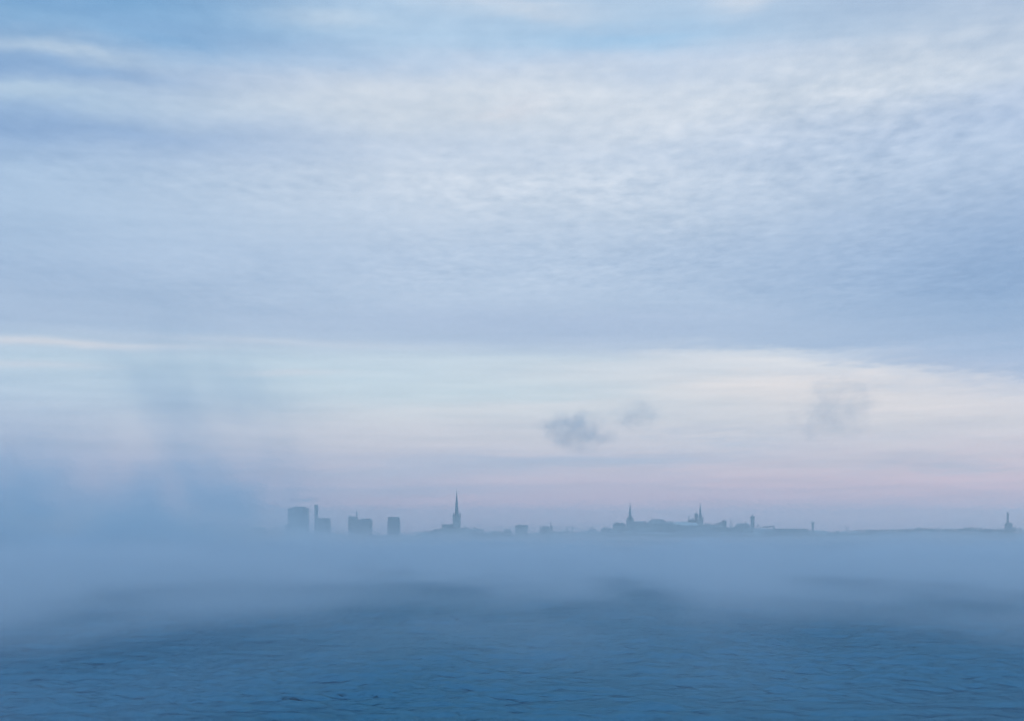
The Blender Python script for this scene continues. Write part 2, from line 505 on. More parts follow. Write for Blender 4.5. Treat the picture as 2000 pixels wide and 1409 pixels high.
mx = t.nodes.new('ShaderNodeMixShader')
t.links.new((E(t, fr.outputs[0]) * 0.33).v, mx.inputs[0])
t.links.new(b.outputs[0], mx.inputs[1]); t.links.new(gl.outputs[0], mx.inputs[2])
t.links.new(mx.outputs[0], t.nodes['Material Output'].inputs['Surface'])
co = t.nodes.new('ShaderNodeTexCoord')
x, y, z = split(t, co.outputs['Object'])
rp = noise(t, x * 0.9, y * 1.7, 0.0, 4.0, 0.65, 0.4)
bn = t.nodes.new('ShaderNodeBump'); bn.inputs['Strength'].default_value = 0.55; bn.inputs['Distance'].default_value = 0.2
t.links.new(rp.v, bn.inputs['Height'])
for q_ in (b, gl, fr): t.links.new(bn.outputs[0], q_.inputs['Normal'])
me.materials.append(wm)
water = link(bpy.data.objects.new('water', me)); tag(water, kind='structure')

# ------------------------------------------------------------------ air, sea smoke and steam
VOLC = (0.97, 0.955, 0.955)
def volume(name, col=VOLC, g=0.1, rate=None):
    m = bpy.data.materials.new(name); m.use_nodes = True
    t = m.node_tree; t.nodes.clear()
    o = t.nodes.new('ShaderNodeOutputMaterial'); p = t.nodes.new('ShaderNodeVolumePrincipled')
    p.inputs['Color'].default_value = col + (1,)
    p.inputs['Anisotropy'].default_value = g
    t.links.new(p.outputs[0], o.inputs['Volume'])
    if rate: m.cycles.volume_step_rate = rate
    c_ = t.nodes.new('ShaderNodeTexCoord')
    return m, t, p, split(t, c_.outputs['Object'])

hm, t, p, _ = volume('haze_air', (0.74, 0.92, 1.0), g=0.45)
p.inputs['Density'].default_value = 2.15e-4
hz = MB().box(-5600, 5600, -5400, 9400, -5, 152).build('haze', hm); tag(hz, kind='stuff')

# low sea smoke over the water, thicker with distance
def smoke_density(t, p, x, y, z, near):
    d = (x * x + y * y).pow(0.5)
    if near:
        n1 = noise(t, x / 34.0, y / 110.0 + z / 60.0, z / 22.0, 3.0, 0.55)
        hgt = 2.2 + 4.2 * n1
        patch = 0.22 + 1.8 * n1.ss(0.30, 0.70)
        ramp = 0.22 + 0.55 * d.ss(80, 290) + 0.75 * d.ss(130, 420) + 1.1 * d.ss(230, 680)
    else:
        n1 = noise(t, x / 150.0, y / 1500.0, z / 40.0, 3.0, 0.62).ss(0.25, 0.75)
        hgt = 0.8 + 8.0 * n1 * n1 + 4.0 * (x / d).ss(-0.03, -0.15)
        patch = 0.25 + 1.2 * n1.ss(0.35, 0.65)
        ramp = 0.6
    fall = (-(z.max(0.0) / hgt).pow(1.4)).exp()
    side = 1.0 + 1.3 * (x / d).ss(-0.13, -0.31) + 0.3 * (x / d).ss(0.22, 0.32)
    dens = fall * patch * ramp * side * (13.0e-3 if near else 8.0e-3)
    if near:
        u = (x + 46.0) / 50.0; v = (y - 345.0) / 66.0          # a rent in the smoke that lets the waves show
        dens = dens * d.ss(1000, 800) * d.ss(55, 90) * (1.0 - 0.76 * (-(u * u + v * v)).exp()) * (1.0 + 0.6 * d.ss(330, 680))
    else: dens = (dens + (z / -30.0).exp() * (1.1e-4 + 2.6e-4 * (x / d).ss(-0.055, -0.10)) + (z / -9.0).exp() * (2.5e-4 + 20.0e-4 * n1 * n1)) * d.ss(800, 1000) * y.ss(4120, 4020)
    t.links.new(dens.v, p.inputs['Density'])

m, t, p, (x, y, z) = volume('near_sea_smoke', (0.80, 0.89, 0.97), rate=0.36)
smoke_density(t, p, x, y, z, True)
nb = MB().box(-460, 460, 60, 1000, 0.8, 22)
o = nb.build('sea_smoke', m); tag(o, kind='stuff')
m, t, p, (x, y, z) = volume('far_sea_smoke', rate=0.34)
smoke_density(t, p, x, y, z, False)
o = MB().box(-1700, 1700, 700, 4125, 0.9, 62).build('sea_smoke', m); tag(o, kind='stuff')

# tall columns of steam drifting off the bay at the left
m, t, p, (x, y, z) = volume('tall_steam', (0.84, 0.94, 1.0), rate=0.8)
PD = 760.0
wx = x + (noise(t, x / 40.0, y / 60.0, z / 45.0, 3.0, 0.6) - 0.5) * 64.0
wz = z + (noise(t, x / 30.0, y / 50.0, z / 30.0 + 5.0, 1.0, 0.6) - 0.5) * 50.0
tot = None
for px, wpx, top, k, lean in ((20, 80, 900, 0.9, 0.02), (262, 44, 560, 0.40, 0.05), (405, 54, 660, 0.62, -0.16), (500, 72, 700, 0.6, -0.1), (590, 85, 880, 0.22, -0.1), (90, 90, 880, 0.4, 0.0),
                              (140, 70, 800, 0.34, 0.1), (350, 130, 930, 1.0, 0.0), (480, 100, 900, 1.0, 0.0), (180, 130, 930, 1.1, 0.0), (20, 130, 900, 1.0, 0.0), (-120, 120, 800, 1.3, 0.0)):
    xc, ww, zt = PX(px, PD), wpx / F * PD, PZ(top, PD)
    u = (wx - xc - wz * lean) / ww
    g = (-(u * u)).exp() * wz.ss(zt * 1.5, zt * 0.1) * k
    tot = g if tot is None else tot + g
v = (y - PD) / 46.0
nn = noise(t, x / 30.0 + z / 70.0, y / 110.0, z / 36.0, 5.0, 0.62).ss(0.34, 0.66)
dens = tot * (-(v * v)).exp() * (0.12 + 1.5 * nn) * 13.0e-3 * z.ss(147, 120) * x.ss(-325, -290)
t.links.new(dens.v, p.inputs['Density'])
o = MB().box(-330, -75, 650, 870, 1.0, 149).build('sea_smoke', m); tag(o, kind='stuff')

# loose puffs of steam low in the sky
def puff(px, py, rx, rz, D, dens0, label, tilt=0.0, seed=0.0, name='steam_puff', ns=1.0):
    cx, cz = PX(px, D), PZ(py, D)
    rx, rz = rx / F * D, rz / F * D
    ry = rx * 0.9
    m, t, p, (x, y, z) = volume(name, rate=0.5)
    s = rx / 3.4 * ns
    n1 = noise(t, x / s + seed, y / s, z / s * (1.0 if rz > rx * 0.4 else 2.5), 5.0, 0.65)
    u = x / rx; v = y / ry; w = (z - x * tilt) / rz
    q = u * u + v * v + w * w
    dens = (n1 * 3.6 - 1.25 - q * 1.1).max(0.0).min(0.9) * q.ss(1.0, 0.3) * dens0
    t.links.new(dens.v, p.inputs['Density'])
    k = 1.0
    o = MB().lathe(0, 0, [(0, -1), (0.6, -0.8), (1.0, -0.3), (1.05, 0.0), (1.0, 0.3), (0.6, 0.8), (0, 1)], 12).build(name, m)
    for vtx in o.data.vertices:
        vtx.co.x *= rx; vtx.co.y *= ry; vtx.co.z = vtx.co.z * rz + vtx.co.x * tilt
    o.location = (cx, D, cz)
    tag(o, label, 'steam', 'puffs of steam drifting over the bay')
    return o
puff(1125, 842, 105, 60, 1350, 0.034, 'largest dark blue steam puff, floating left of the cliff above the low town', 0.0, 3.0)
puff(1243, 812, 74, 50, 1350, 0.022, 'small blue steam puff just right of the largest dark puff', 0.1, 11.0)
puff(1628, 800, 125, 95, 1350, 0.014, 'ragged tall steam puff floating over the right hand shore', 0.2, 21.0)
puff(590, 977, 66, 8, 4000, 0.012, 'thin flat dark smoke streak hanging over the broad high-rise', 0.06, 5.0, name='smoke_streak', ns=1.3)

# ------------------------------------------------------------------ landmarks of the skyline
def base_of(x, y): return gz(x, y) - 0.4

def place(name, px, D, label, cat, group=None):
    x = PX(px, D)
    return thing(name, x, D, base_of(x, D), label, cat, group), x, base_of(x, D)

# broad high-rise with a stepped top, left of the tall chimney
D = 4420
r, cx, gb = place('high_rise', 583, D, 'broad tall high-rise with stepped top, leftmost big block in the fog', 'high-rise')
q = lambda a, b, m=None: (PX(a, D), PX(b, D))
MB().box(*q(563.5, 587.5), D - 12, D + 14, gb, PZ(993.6, D)).build('left_tower', M_OFFICE, r)
MB().box(*q(587.7, 602.8), D - 18, D + 10, gb, PZ(993.2, D)).build('right_tower', M_OFFICE, r)
MB().box(*q(571, 597.5), D - 8, D + 6, PZ(993.9, D), PZ(990.6, D), 0.8, 0.8).build('roof_box', M_CONC, r)
MB().box(*q(577.4, 579.0), D - 2, D + 1, PZ(991, D), PZ(988, D)).lathe(PX(579, D), D - 1, [(0.45, PZ(990.7, D)), (0.2, PZ(983.8, D))], 6).build('antenna_mast', M_METAL, r)
MB().box(*q(560.0, 566.5), D - 24, D - 12.3, gb, PZ(1024.5, D)).build('podium', M_CONC, r)
MB().lathe(PX(576.5, D), D - 16, [(PX(1011.5, D), gb), (PX(1011.5, D), PZ(1012, D)), (PX(1008.5, D), PZ(1009.6, D)), (PX(1004, D), PZ(1008.6, D)), (0, PZ(1008.2, D))], 16).build('round_bay', M_PLASTER, r)

D = 4400
r, cx, gb = place('tall_chimney', 617.7, D, 'slim square chimney-like tower rising straight beside the flat-topped block', 'chimney')
MB().box(PX(614.4, D), PX(621.0, D), D - 4.8, D + 4.8, gb, PZ(988.4, D)).build('shaft', M_CONC, r)
MB().box(PX(614.2, D), PX(620.6, D), D - 5.0, D + 4.4, PZ(988.3, D), PZ(986.2, D)).build('cap', M_METAL, r)

D = 4425
r, cx, gb = place('office_block', 633, D, 'flat-topped square office block touching the slim tower in the fog', 'office block')
MB().box(PX(621.3, D), PX(644.8, D), D - 14, D + 14, gb, PZ(1013.4, D)).build('wall', M_OFFICE, r)
MB().box(PX(622, D), PX(627, D), D - 8, D + 5, PZ(1013.6, D), PZ(1012.2, D)).build('roof_box', M_CONC, r)
MB().box(PX(638, D), PX(643.5, D), D - 8, D + 5, PZ(1013.6, D), PZ(1012.4, D)).build('roof_box', M_CONC, r)
MB().box(PX(630.5, D), PX(635.5, D), D - 3, D + 3, PZ(1013.6, D), PZ(1011.9, D)).lathe(PX(631.2, D), D, [(0.4, PZ(1012, D)), (0.2, PZ(1008.4, D))], 6).build('roof_mast', M_METAL, r)

D = 4460
r, cx, gb = place('stepped_building', 702, D, 'long low building with stepped roof and single mast, fading into fog', 'building')
MB().box(PX(681, D), PX(698.5, D), D - 12, D + 12, gb, PZ(1009.6, D)).box(PX(682.5, D), PX(686.5, D), D - 6, D + 4, PZ(1009.8, D), PZ(1008.6, D)).build('tall_wing', M_PANEL, r)
MB().box(PX(698.7, D), PX(727, D), D - 12, D + 12, gb, PZ(1015.6, D)).build('low_wing', M_PANEL, r)
MB().gable(PX(703, D), PX(726, D), D - 9, D + 9, PZ(1015.7, D), PZ(1013.4, D), 'x', 5).build('roof', M_SLATE, r)
MB().lathe(PX(696.6, D), D, [(1.7, PZ(1009.8, D)), (1.5, PZ(1000.5, D)), (0.5, PZ(999.8, D)), (0.35, PZ(996.2, D))], 8).build('mast', M_METAL, r)

D = 4400
r, cx, gb = place('tapered_tower_block', 769, D, 'tapered tower block with chamfered crown standing alone left of the tall spire', 'tower block')
MB().box(PX(757.2, D), PX(781.6, D), D - 16, D + 16, gb, PZ(1018, D), 0.8, 0.8).build('lower_storeys', M_OFFICE, r)
MB().box(PX(757.9, D), PX(780.9, D), D - 15, D + 15, PZ(1018, D), PZ(1011.4, D), 1.4, 1.4).build('upper_storeys', M_OFFICE, r)
MB().box(PX(759.2, D), PX(779.6, D), D - 13, D + 13, PZ(1011.4, D), PZ(1010.2, D), 0.6, 0.6).build('parapet', M_METAL, r)

D = 4350
r, cx, gb = place('faint_block', 509, D, 'faint low square block almost lost in fog, far left', 'building')
MB().box(PX(494, D), PX(519, D), D - 10, D + 10, gb, PZ(1031.5, D)).build('wall', M_PANEL, r)
MB().box(PX(499, D), PX(507, D), D - 4, D + 4, PZ(1031.6, D), PZ(1030.2, D)).build('roof_box', M_CONC, r)
for px, top, lab in ((518.5, 1030, 'short faint lamp mast beside the faint low block'), (537.5, 1019, 'tall faint mast between the faint block and the high-rise')):
    D = 4300
    r, cx, gb = place('mast', px, D, lab, 'mast')
    MB().lathe(cx, D, [(0.9, gb), (0.6, PZ(top, D))], 8).build('pole', M_METAL, r)
    MB().box(cx - 2.0, cx + 2.0, D - 0.5, D + 0.5, PZ(top, D), PZ(top, D) + 1.2).build('lamp_head', M_METAL, r)

# church with the very tall needle spire
D = 4350
r, cx, gb = place('spire_church', 892, D, 'church with the tallest needle spire on the low wooded rise', 'church')
hw = PX(1007.6, D)
MB().box(cx - hw, cx + hw, D - hw, D + hw, gb, PZ(1008.5, D), 0.3, 0.3).build('tower', M_PLASTER, r)
MB().box(cx - hw - 0.5, cx + hw + 0.5, D - hw - 0.5, D + hw + 0.5, PZ(1008.5, D), PZ(1007.3, D)).build('cornice', M_STONE, r)
MB().lathe(cx, D, [(PX(1005.0, D), PZ(1007.3, D)), (PX(1004.1, D), PZ(1002, D)), (PX(1003.0, D), PZ(990, D)), (PX(1001.7, D), PZ(974, D)), (PX(1000.6, D), PZ(964, D)), (0.25, PZ(957.6, D))], 8).build('spire', M_COPPER, r)
for sx_ in (-1, 1):
    for sy_ in (-1, 1):
        MB().lathe(cx + sx_ * (hw - 1.4), D + sy_ * (hw - 1.4), [(1.5, PZ(1007.3, D)), (1.4, PZ(1005, D)), (0, PZ(1000.2, D))], 8).build('pinnacle', M_COPPER, r)
MB().lathe(cx, D, [(0.3, PZ(957.8, D)), (0.8, PZ(957.2, D)), (0.15, PZ(956.6, D)), (0.1, PZ(954.6, D))], 6).build('finial', M_GILT, r)
MB().box(PX(863.2, D), cx - hw - 0.1, D - 11, D + 11, gb, PZ(1031.6, D)).build('nave_wall', M_PLASTER, r)
MB().gable(PX(862.8, D), cx - hw - 0.1, D - 11.6, D + 11.6, PZ(1031.6, D), PZ(1024.8, D), 'x', 0).build('nave_roof', M_SLATE, r)
MB().lathe(PX(863.6, D), D, [(1.1, PZ(1030, D)), (1.0, PZ(1022.5, D)), (0.25, PZ(1018.4, D))], 8).build('ridge_turret', M_SLATE, r)
MB().box(PX(866, D), PX(880, D), D - 19, D - 11.7, gb, PZ(1036.5, D)).gable(PX(866, D), PX(880, D), D - 19.4, D - 11.7, PZ(1036.5, D), PZ(1033, D), 'x', 2).build('side_chapel', M_PLASTER, r)

D = 4420
r, cx, gb = place('twin_turret_house', 992, D, 'small low house with two thin roof spikes, left of the flat box building', 'house')
MB().box(PX(984, D), PX(999.5, D), D - 8, D + 8, gb, PZ(1037.5, D)).build('wall', M_OCHRE, r)
MB().gable(PX(983.6, D), PX(999.9, D), D - 8.4, D + 8.4, PZ(1037.5, D), PZ(1034.6, D), 'x', 4).build('roof', M_TILE, r)
for px, tp in ((988.8, 1030.6), (994.3, 1033.0)):
    MB().lathe(PX(px, D), D, [(1.6, PZ(1037, D)), (1.4, PZ(1034.5, D)), (0, PZ(tp, D))], 8).build('roof_turret', M_SLATE, r)

D = 4480
r, cx, gb = place('box_building', 1018.7, D, 'flat box-shaped building with a dark roof rim, right of the tallest spire', 'building')
MB().box(PX(1006.4, D), PX(1031.0, D), D - 14, D + 14, gb, PZ(1028.6, D)).build('wall', M_PLASTER, r)
MB().box(PX(1006.0, D), PX(1031.4, D), D - 14.6, D + 14.6, PZ(1028.6, D), PZ(1026.6, D)).build('roof_rim', M_METAL, r)
MB().box(PX(1011, D), PX(1019, D), D - 6, D + 6, PZ(1026.6, D), PZ(1025.5, D)).build('roof_box', M_CONC, r)
MB().box(PX(1022, D), PX(1029, D), D - 5, D + 6, PZ(1026.6, D), PZ(1025.9, D)).build('roof_box', M_CONC, r)

# low-town church with a spike at the left and a taller spire at the right
D = 4440
r, cx, gb = place('low_church', 1067, D, 'dark gabled church with a short left spike and taller right spire', 'church')
MB().box(PX(1058, D), PX(1074, D), D - 9, D + 9, gb, PZ(1033.5, D)).build('nave_wall', M_BRICK, r)
MB().gable(PX(1057.5, D), PX(1074.3, D), D - 9.5, D + 9.5, PZ(1033.5, D), PZ(1028.6, D), 'x', 3).build('nave_roof', M_SLATE, r)
MB().box(PX(1055, D), PX(1057.4, D), D - 2, D + 2, gb, PZ(1033, D)).lathe(PX(1056.2, D), D, [(1.9, PZ(1033, D)), (1.2, PZ(1030, D)), (0, PZ(1022.8, D))], 8).build('stair_turret', M_SLATE, r)
MB().box(PX(1074.4, D), PX(1079.8, D), D - 4, D + 4, gb, PZ(1031, D)).gable(PX(1074.4, D), PX(1080.2, D), D - 4.2, D + 4.2, PZ(1031, D), PZ(1027.5, D), 'y').build('tower', M_BRICK, r)
MB().lathe(PX(1075.8, D), D, [(1.7, PZ(1030.6, D)), (1.5, PZ(1023, D)), (0.9, PZ(1020, D)), (0, PZ(1015.4, D))], 8).build('spire', M_COPPER, r)

# the seaplane-like hangar by the water with its shallow snowy vault
D = 4260
r, cx, gb = place('vaulted_hangar', 1086, D, 'wide low hangar with a shallow snow-covered vault in front of the low town', 'hangar')
v, f = [], []
n = 14
for k in range(2):
    yy = D - 22 + 44 * k
    for i in range(n + 1):
        a = i / n
        v.append((PX(1052 + 68 * a, D), yy, PZ(1049 - 7.4 * math.sin(math.pi * a) ** 0.8, D)))
    v += [(PX(1120, D), yy, gb), (PX(1052, D), yy, gb)]
m_ = n + 3
for i in range(m_): f.append((i, (i + 1) % m_, (i + 1) % m_ + m_, i + m_))
f += [tuple(reversed(range(m_))), tuple(range(m_, 2 * m_))]
MB().add(v, [tuple(reversed(q_)) for q_ in f]).build('vault', M_SNOW, r)
MB().box(PX(1068, D), PX(1104, D), D - 22.5, D - 22.1, gb, PZ(1049.5, D)).build('door', M_METAL, r)

D = 4430
r, cx, gb = place('long_flat_roof', 1092, D, 'long flat dark-edged roof behind the vaulted hangar', 'building')
MB().box(PX(1081, D), PX(1105, D), D - 10, D + 10, gb, PZ(1040.2, D)).build('wall', M_CONC, r)
MB().box(PX(1080.4, D), PX(1105.6, D), D - 10.6, D + 10.6, PZ(1040.2, D), PZ(1038.4, D)).build('roof', M_SNOW, r)

D = 4450
r, cx, gb = place('cone_tower', 1108, D, 'stout round wall tower with a pointed cone roof, near the slender turret', 'tower')
MB().lathe(cx, D, [(4.2, gb), (4.0, PZ(1035.5, D))], 14).build('wall', M_STONE, r)
MB().lathe(cx, D, [(4.7, PZ(1035.5, D)), (0, PZ(1028.2, D))], 14).build('cone_roof', M_TILE, r)
D = 4455
r, cx, gb = place('slender_turret', 1118, D, 'slender pointed turret just right of the stout cone-roofed tower', 'tower')
MB().lathe(cx, D, [(2.2, gb), (2.0, PZ(1032.5, D))], 8).build('shaft', M_PLASTER, r)
MB().lathe(cx, D, [(2.4, PZ(1032.5, D)), (0.9, PZ(1030, D)), (0, PZ(1025.6, D))], 8).build('spire', M_COPPER, r)
D = 4500
r, cx, gb = place('thin_spire_house', 1157.5, D, 'gabled house with one thin spire standing alone left of the cliff', 'house')
MB().box(PX(1150, D), PX(1165, D), D - 8, D + 8, gb, PZ(1037.4, D)).build('wall', M_OCHRE, r)
MB().gable(PX(1149.6, D), PX(1165.4, D), D - 8.4, D + 8.4, PZ(1037.4, D), PZ(1034.2, D), 'x', 2).build('roof', M_TILE, r)
MB().lathe(PX(1157.8, D), D, [(1.5, PZ(1036, D)), (1.2, PZ(1031, D)), (0, PZ(1024.4, D))], 8).build('spire', M_COPPER, r)
MB().box(PX(1153.3, D), PX(1154.8, D), D - 1, D + 1, PZ(1036, D), PZ(1031.8, D)).build('chimney', M_BRICK, r)
D = 4520
r, cx, gb = place('twin_spike_building', 1184, D, 'building with a pair of thin pale spikes at the foot of the cliff', 'building')
MB().box(PX(1174, D), PX(1193, D), D - 8, D + 8, gb, PZ(1034.6, D)).build('wall', M_BRICK, r)
MB().gable(PX(1173.6, D), PX(1193.4, D), D - 8.4, D + 8.4, PZ(1034.6, D), PZ(1031.8, D), 'x', 4).build('roof', M_SLATE, r)
for px in (1180.6, 1184.4):
    MB().lathe(PX(px, D), D, [(1.0, PZ(1034, D)), (0.8, PZ(1030, D)), (0, PZ(1026.6, D))], 8).build('spike', M_PLASTER, r)

# upper town: cathedral with the baroque helm, long roofs, onion domes, spire, castle tower
D = 4700
r, cx, gb = place('baroque_cathedral', 1230.6, D, 'cathedral with a dark bell-shaped baroque helm and needle at the cliff edge', 'church')
hw = 6.9 / F * D
MB().box(cx - hw, cx + hw, D - hw, D + hw, gb, PZ(1015.6, D)).build('tower', M_PLASTER, r)
MB().box(cx - hw - 0.7, cx + hw + 0.7, D - hw - 0.7, D + hw + 0.7, PZ(1015.6, D), PZ(1014.6, D)).build('cornice', M_STONE, r)
MB().lathe(cx, D, [(9.9, PZ(1014.6, D)), (9.7, PZ(1012.8, D)), (8.0, PZ(1010.6, D)), (5.2, PZ(1008.8, D)), (4.6, PZ(1007.8, D))], 8).build('helm', M_COPPER, r)
MB().lathe(cx, D, [(4.3, PZ(1007.8, D)), (3.9, PZ(1001.8, D)), (4.5, PZ(1001.6, D)), (4.4, PZ(1001.0, D)), (3.2, PZ(1000.2, D))], 8).build('lantern', M_COPPER, r)
MB().lathe(cx, D, [(3.2, PZ(1000.2, D)), (2.5, PZ(995, D)), (1.5, PZ(989, D)), (0.7, PZ(984.5, D)), (0.2, PZ(980, D))], 8).build('spire', M_COPPER, r)
MB().lathe(cx, D, [(0.18, PZ(980.2, D)), (0.6, PZ(979, D)), (0.15, PZ(978.2, D)), (0.1, PZ(975, D))], 6).build('weathervane', M_GILT, r)
MB().box(cx + hw + 0.1, PX(1262, D), D - 11, D + 11, gb, PZ(1024, D)).build('nave_wall', M_PLASTER, r)
MB().gable(cx + hw + 0.1, PX(1262.5, D), D - 11.5, D + 11.5, PZ(1024, D), PZ(1018.8, D), 'x', 3).build('nave_roof', M_TILE, r)

def long_house(px0, px1, top, eave, D, label, name='manor_house', wall=M_PLASTER, roof=M_TILE, hip=6, chim=(), dep=9, cat='building', group=None):
    r, cx, gb = place(name, (px0 + px1) / 2, D, label, cat, group)
    x0, x1 = PX(px0, D), PX(px1, D)
    MB().box(x0, x1, D - dep, D + dep, gb, PZ(eave, D)).build('wall', wall, r)
    rf = MB().gable(x0 - 0.5, x1 + 0.5, D - dep - 0.5, D + dep + 0.5, PZ(eave, D), PZ(top, D), 'x', hip).build('roof', roof, r)
    for cpx, ct in chim:
        MB().box(PX(cpx - 0.7, D), PX(cpx + 0.7, D), D - 0.9, D + 0.9, PZ(eave, D), PZ(ct, D)).build('chimney', M_BRICK, rf)
    return r
long_house(1197, 1222, 1021.8, 1026.5, 4610, 'flat long manor on the cliff edge, leftmost of the upper town', chim=((1203.5, 1020.6), (1207, 1020.9)), roof=M_SLATE)
long_house(1247, 1263, 1019.2, 1024, 4650, 'small manor with two chimneys just right of the baroque cathedral', chim=((1250, 1018.2), (1261, 1016.5)))
long_house(1262, 1306, 1014.6, 1023.5, 4680, 'largest hipped roof of the upper town, highest of the long manors', chim=((1273.5, 1013.2), (1277.5, 1014.2), (1286, 1013.5)), hip=18, dep=16)
r = long_house(1303, 1317, 1018.8, 1024, 4660, 'small manor stepping down right of the largest hipped roof', chim=((1309, 1018.0),), hip=3)
long_house(1316, 1346, 1019.6, 1025, 4640, 'long low snow-roofed manor left of the onion-domed cathedral', roof=M_SNOW, chim=((1333, 1018.6), (1341, 1018.7)))
D = 4688
r, cx, gb = place('flagpole', 1274.2, D, 'thin flagpole above the largest hipped roof of the upper town', 'flagpole')
MB().lathe(cx, D + 20, [(0.3, gb), (0.12, PZ(1008.8, D))], 6).build('pole', M_METAL, r)

D = 4720
r, cx, gb = place('onion_domed_cathedral', 1352, D, 'onion-domed cathedral with a row of little cupolas beside the second spire', 'church')
MB().box(PX(1344.2, D), PX(1366, D), D - 12, D + 12, gb, PZ(1016.5, D)).build('wall', M_ROSE, r)
MB().box(PX(1343.8, D), PX(1366.3, D), D - 12.6, D + 12.6, PZ(1016.5, D), PZ(1015.4, D)).build('cornice', M_PLASTER, r)
def onion(px, yb, yt, rw, D, name, root, y=None):
    z0, z1 = PZ(yb, D), PZ(yt, D); h = z1 - z0
    return MB().lathe(PX(px, D), D if y is None else y, [(rw * 0.8, z0), (rw, z0 + h * 0.12), (rw * 0.98, z0 + h * 0.22), (rw * 0.7, z0 + h * 0.38), (rw * 0.3, z0 + h * 0.52), (rw * 0.12, z0 + h * 0.66), (rw * 0.04, z1)], 12).build(name, M_COPPER, root)
MB().lathe(PX(1359.8, D), D, [(5.6, PZ(1015.4, D)), (5.4, PZ(1007.2, D)), (6.0, PZ(1007.0, D)), (6.0, PZ(1006.4, D))], 14).build('drum', M_ROSE, r)
onion(1359.8, 1006.4, 999.6, 5.6, D, 'onion_dome', r)
MB().lathe(PX(1345.2, D), D - 6, [(1.5, PZ(1015.4, D)), (1.4, PZ(1011.4, D))], 8).build('corner_drum', M_ROSE, r)
onion(1345.2, 1011.4, 1007.0, 2.0, D, 'corner_cupola', r, D - 6)
for px, t_ in ((1348.7, 1012.2), (1351.6, 1011.2), (1354.3, 1009.6)):
    MB().lathe(PX(px, D), D - 8, [(0.9, PZ(1015.4, D)), (0.9, PZ(1014, D))], 8).build('small_drum', M_ROSE, r)
    onion(px, 1014, t_, 1.1, D, 'small_cupola', r, D - 8)

D = 4690
r, cx, gb = place('baroque_spire_church', 1369, D, 'tall tower with tiered baroque spire just right of the onion dome', 'church')
hw = 3.9 / F * D
MB().box(cx - hw - 0.7, cx + hw + 0.7, D - hw, D + hw, gb, PZ(1012.4, D)).build('tower', M_PLASTER, r)
MB().box(cx - hw - 1.3, cx + hw + 1.3, D - hw - 0.6, D + hw + 0.6, PZ(1012.4, D), PZ(1011.2, D)).build('cornice', M_STONE, r)
for sx_ in (-1, 1):
    MB().lathe(cx + sx_ * (hw + 0.3), D - hw + 1, [(0.7, PZ(1011.2, D)), (0, PZ(1008.4, D))], 6).build('pinnacle', M_COPPER, r)
x_ = PX(1367.6, D)
MB().lathe(x_, D, [(5.6, PZ(1011.2, D)), (5.7, PZ(1008.5, D)), (5.0, PZ(1006.6, D)), (3.6, PZ(1005, D)), (3.4, PZ(1004, D))], 8).build('helm', M_COPPER, r)
MB().lathe(x_, D, [(3.3, PZ(1004, D)), (3.0, PZ(999.2, D)), (3.9, PZ(998.6, D)), (3.7, PZ(997.2, D)), (2.3, PZ(995, D)), (2.0, PZ(992.6, D))], 8).build('lantern', M_COPPER, r)
MB().lathe(x_, D, [(2.0, PZ(992.6, D)), (1.1, PZ(989, D)), (0.45, PZ(985, D)), (0.15, PZ(981, D))], 8).build('spire', M_COPPER, r)
long_house(1328, 1364, 1021.3, 1027, 4600, 'long snow-covered roof below the onion-domed cathedral', roof=M_SNOW, name='government_house', chim=((1336, 1020.2),))
long_house(1373, 1390, 1023.2, 1027.5, 4610, 'low roof between the tiered spire and the round tree crowns', chim=((1378, 1021.6),))
D = 4640
r, cx, gb = place('roof_block', 1414.5, D, 'small square roof block rising over the upper-town trees', 'building')
MB().box(PX(1410.8, D), PX(1418.4, D), D - 5, D + 5, gb, PZ(1019, D)).build('wall', M_STONE, r)
MB().box(PX(1410.4, D), PX(1418.8, D), D - 5.5, D + 5.5, PZ(1019, D), PZ(1016.8, D)).build('roof', M_SLATE, r)
for px, lab in ((1426.4, 'left of two thin masts on the upper town'), (1429.6, 'right of two thin masts on the upper town')):
    D = 4620
    r, cx, gb = place('mast', px, D, lab, 'mast', 'twin masts on the upper town')
    MB().lathe(cx, D, [(1.0, gb), (0.7, PZ(1018, D)), (0.25, PZ(1011.8, D))], 8).build('pole', M_METAL, r)
    MB().box(cx - 1.0, cx + 1.0, D - 0.6, D + 0.6, PZ(1023, D), PZ(1022, D)).build('platform', M_METAL, r)
long_house(1436, 1464, 1022.6, 1027, 4620, 'long castle wing with one chimney left of the round flag tower', name='castle_wing', wall=M_ROSE, chim=((1456.2, 1018.6), (1446, 1021.2)), roof=M_TILE)
D = 4640
r, cx, gb = place('castle_tower', 1469.8, D, 'round castle tower with a wider crown and flagpole at the end of the hill', 'tower')
MB().lathe(cx, D, [(6.3, gb), (5.9, PZ(1013, D))], 16).build('shaft', M_STONE, r)
MB().lathe(cx, D, [(5.9, PZ(1013, D)), (6.7, PZ(1011.6, D)), (6.7, PZ(1009.4, D)), (5.6, PZ(1009.3, D)), (5.6, PZ(1009.0, D)), (1.0, PZ(1007.4, D))], 16).build('crown', M_STONE, r)
MB().lathe(cx, D, [(0.6, PZ(1007.6, D)), (0.4, PZ(1004, D)), (0.15, PZ(1000.6, D))], 6).build('flagpole', M_METAL, r)

